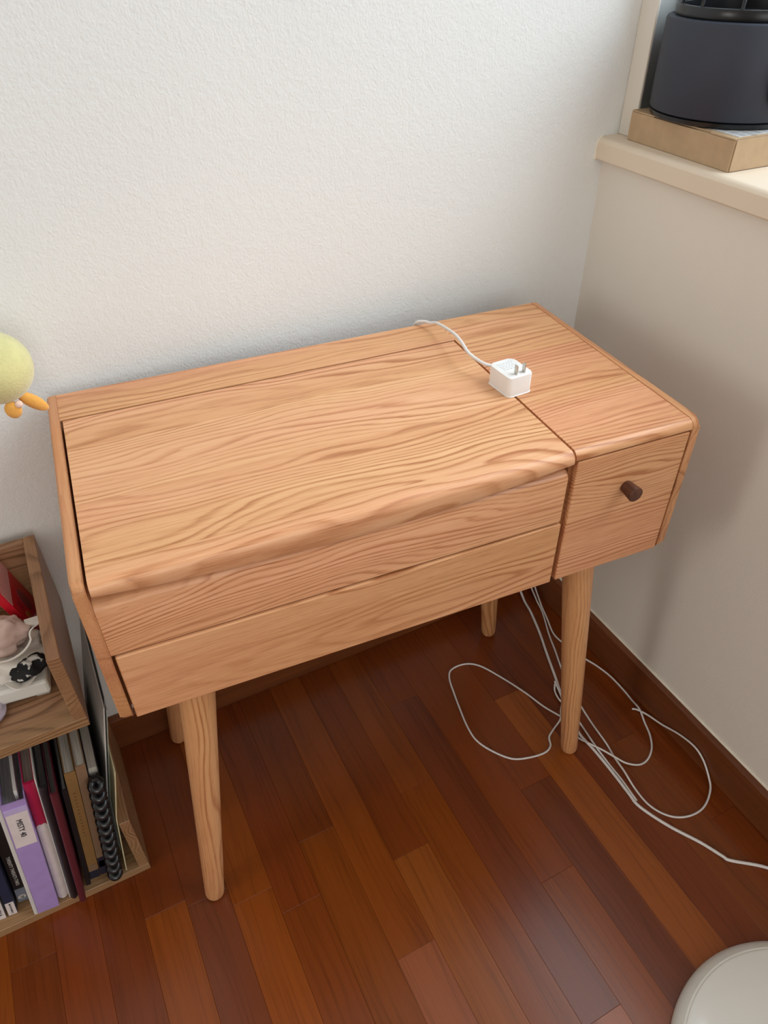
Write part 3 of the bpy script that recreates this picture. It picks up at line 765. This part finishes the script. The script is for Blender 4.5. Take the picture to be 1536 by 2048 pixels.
# ------------------------------------------------------------------ box and canister on the window sill
M_card = plain('cardboard', (184, 156, 124), .75, .3, .05, 60, .15, 300)
cb = thing('cardboard_box', 'flat brown cardboard shipping box on the window sill', 'box', (.8745, -.1112, SILL), (0, 0, R(-1.8)))
BH = .0395
bm = bmesh.new(); box(bm, 0, .165, -.0985, .0985, .0003, BH-.0022, bev=.0010); obj('body', bm, M_card, cb)
bm = bmesh.new()
prism(bm, [(.0005, -.098), (.0005, -.055), (.0035, -.054), (.0035, .052), (.0005, .053), (.0005, .098), (.1645, .098), (.1645, -.098)], 2, BH-.0018, BH)
obj('lid_flap', bm, M_card, cb)
obj('side_flap', bbox(.002, .160, -.1000, -.0990, .0010, BH-.001), M_card, cb)
t = NT('shipping_label'); o = t.sep(t.coord())
br = t.m('MULTIPLY', t.m('GREATER_THAN', t.noise(t.comb(t.m('MULTIPLY', o[1], 900.), t.m('MULTIPLY', t.m('FLOOR', t.m('MULTIPLY', o[0], 70.)), 3.), 0), 1, 0), .52), t.m('GREATER_THAN', t.m('FRACT', t.m('MULTIPLY', o[0], 70.)), .3))
M_ship = t.fin(t.mix(br, lin((222, 222, 222)), lin((130, 132, 138))), .35)
obj('shipping_label', bbox(.012, .110, -.092, -.004, BH, BH+.0003), M_ship, cb)
cz = SILL+BH+.0005; CC = (.9635, -.0985)
can = thing('canister', 'dark slate round canister with black rim on the cardboard box', 'canister', (CC[0], CC[1], cz))
M_slate = plain('slate_plastic', (50, 54, 66), .55, .4, .03, 12); M_blackp = plain('black_rim_plastic', (12, 14, 19), .3, .5, .02, 12)
bm = bmesh.new(); lathe(bm, [(0, 0), (.0950, 0), (.0980, .0015), (.0990, .0065), (.0965, .0085), (0, .0085)], (0, 0), 72); obj('base_ring', bm, M_blackp, can, True, 40)
RB = .1000
bm = bmesh.new(); lathe(bm, [(.080, .0086), (.0985, .0086), (RB, .0105), (RB, .112), (RB-.0015, .1150), (RB-.006, .1165), (RB-.010, .1160), (.078, .1160)], (0, 0), 72); obj('body', bm, M_slate, can, True, 40)
bm = bmesh.new(); lathe(bm, [(.076, .1155), (.0895, .1155), (.0905, .118), (.0905, .1275), (.0895, .1290), (.087, .1295), (.084, .1290), (.0825, .1275), (.0825, .100), (.076, .100)], (0, 0), 72); obj('rim', bm, M_blackp, can, True, 40)
for k in range(10):
    a = 2*math.pi*k/10; bm = bmesh.new()
    tube(bm, smooth_path([(.0850*math.cos(a), .0850*math.sin(a), .127), (.076*math.cos(a), .076*math.sin(a), .146), (.034*math.cos(a), .034*math.sin(a), .162), (.008*math.cos(a), .008*math.sin(a), .165)], 4), .0022, 6)
    obj('spoke', bm, M_blackp, can, True, 60)
bm = bmesh.new(); lathe(bm, [(0, .160), (.012, .161), (.013, .165), (.010, .169), (0, .170)], (0, 0), 24); obj('hub', bm, M_blackp, can, True, 40)
a = R(-101)
bm = bmesh.new(); ellipsoid(bm, (0, 0, 0), (.012, .020, .036), None, 28, 18)
bmesh.ops.transform(bm, matrix=Matrix.Rotation(a, 4, 'Z') @ Matrix.Translation((RB+.004, 0, .058)), verts=bm.verts[:]); obj('handle_pad', bm, M_slate, can, True, 80)

# ------------------------------------------------------------------ round white base on the floor, bottom right
M_gloss = plain('glossy_white', (236, 235, 231), .12, .5, .01, 6); M_rimw = plain('satin_white', (226, 224, 218), .35, .5, .01, 6)
rd = thing('round_base', 'glossy white round disc base on the floor at the bottom right corner', 'appliance', (.633, -.9535, 0))
bm = bmesh.new(); lathe(bm, [(0, .0002), (.1940, .0002), (.1960, .0020), (.1962, .0060), (.1945, .0120), (.1890, .0185), (.1830, .0215), (.1800, .0210), (0, .0205)], (0, 0), 128); obj('rim', bm, M_rimw, rd, True, 30)
bm = bmesh.new(); lathe(bm, [(.1795, .0206), (.1795, .0222), (.176, .0232), (.12, .0262), (.06, .0280), (0, .0285)], (0, 0), 128); obj('top', bm, M_gloss, rd, True, 30)
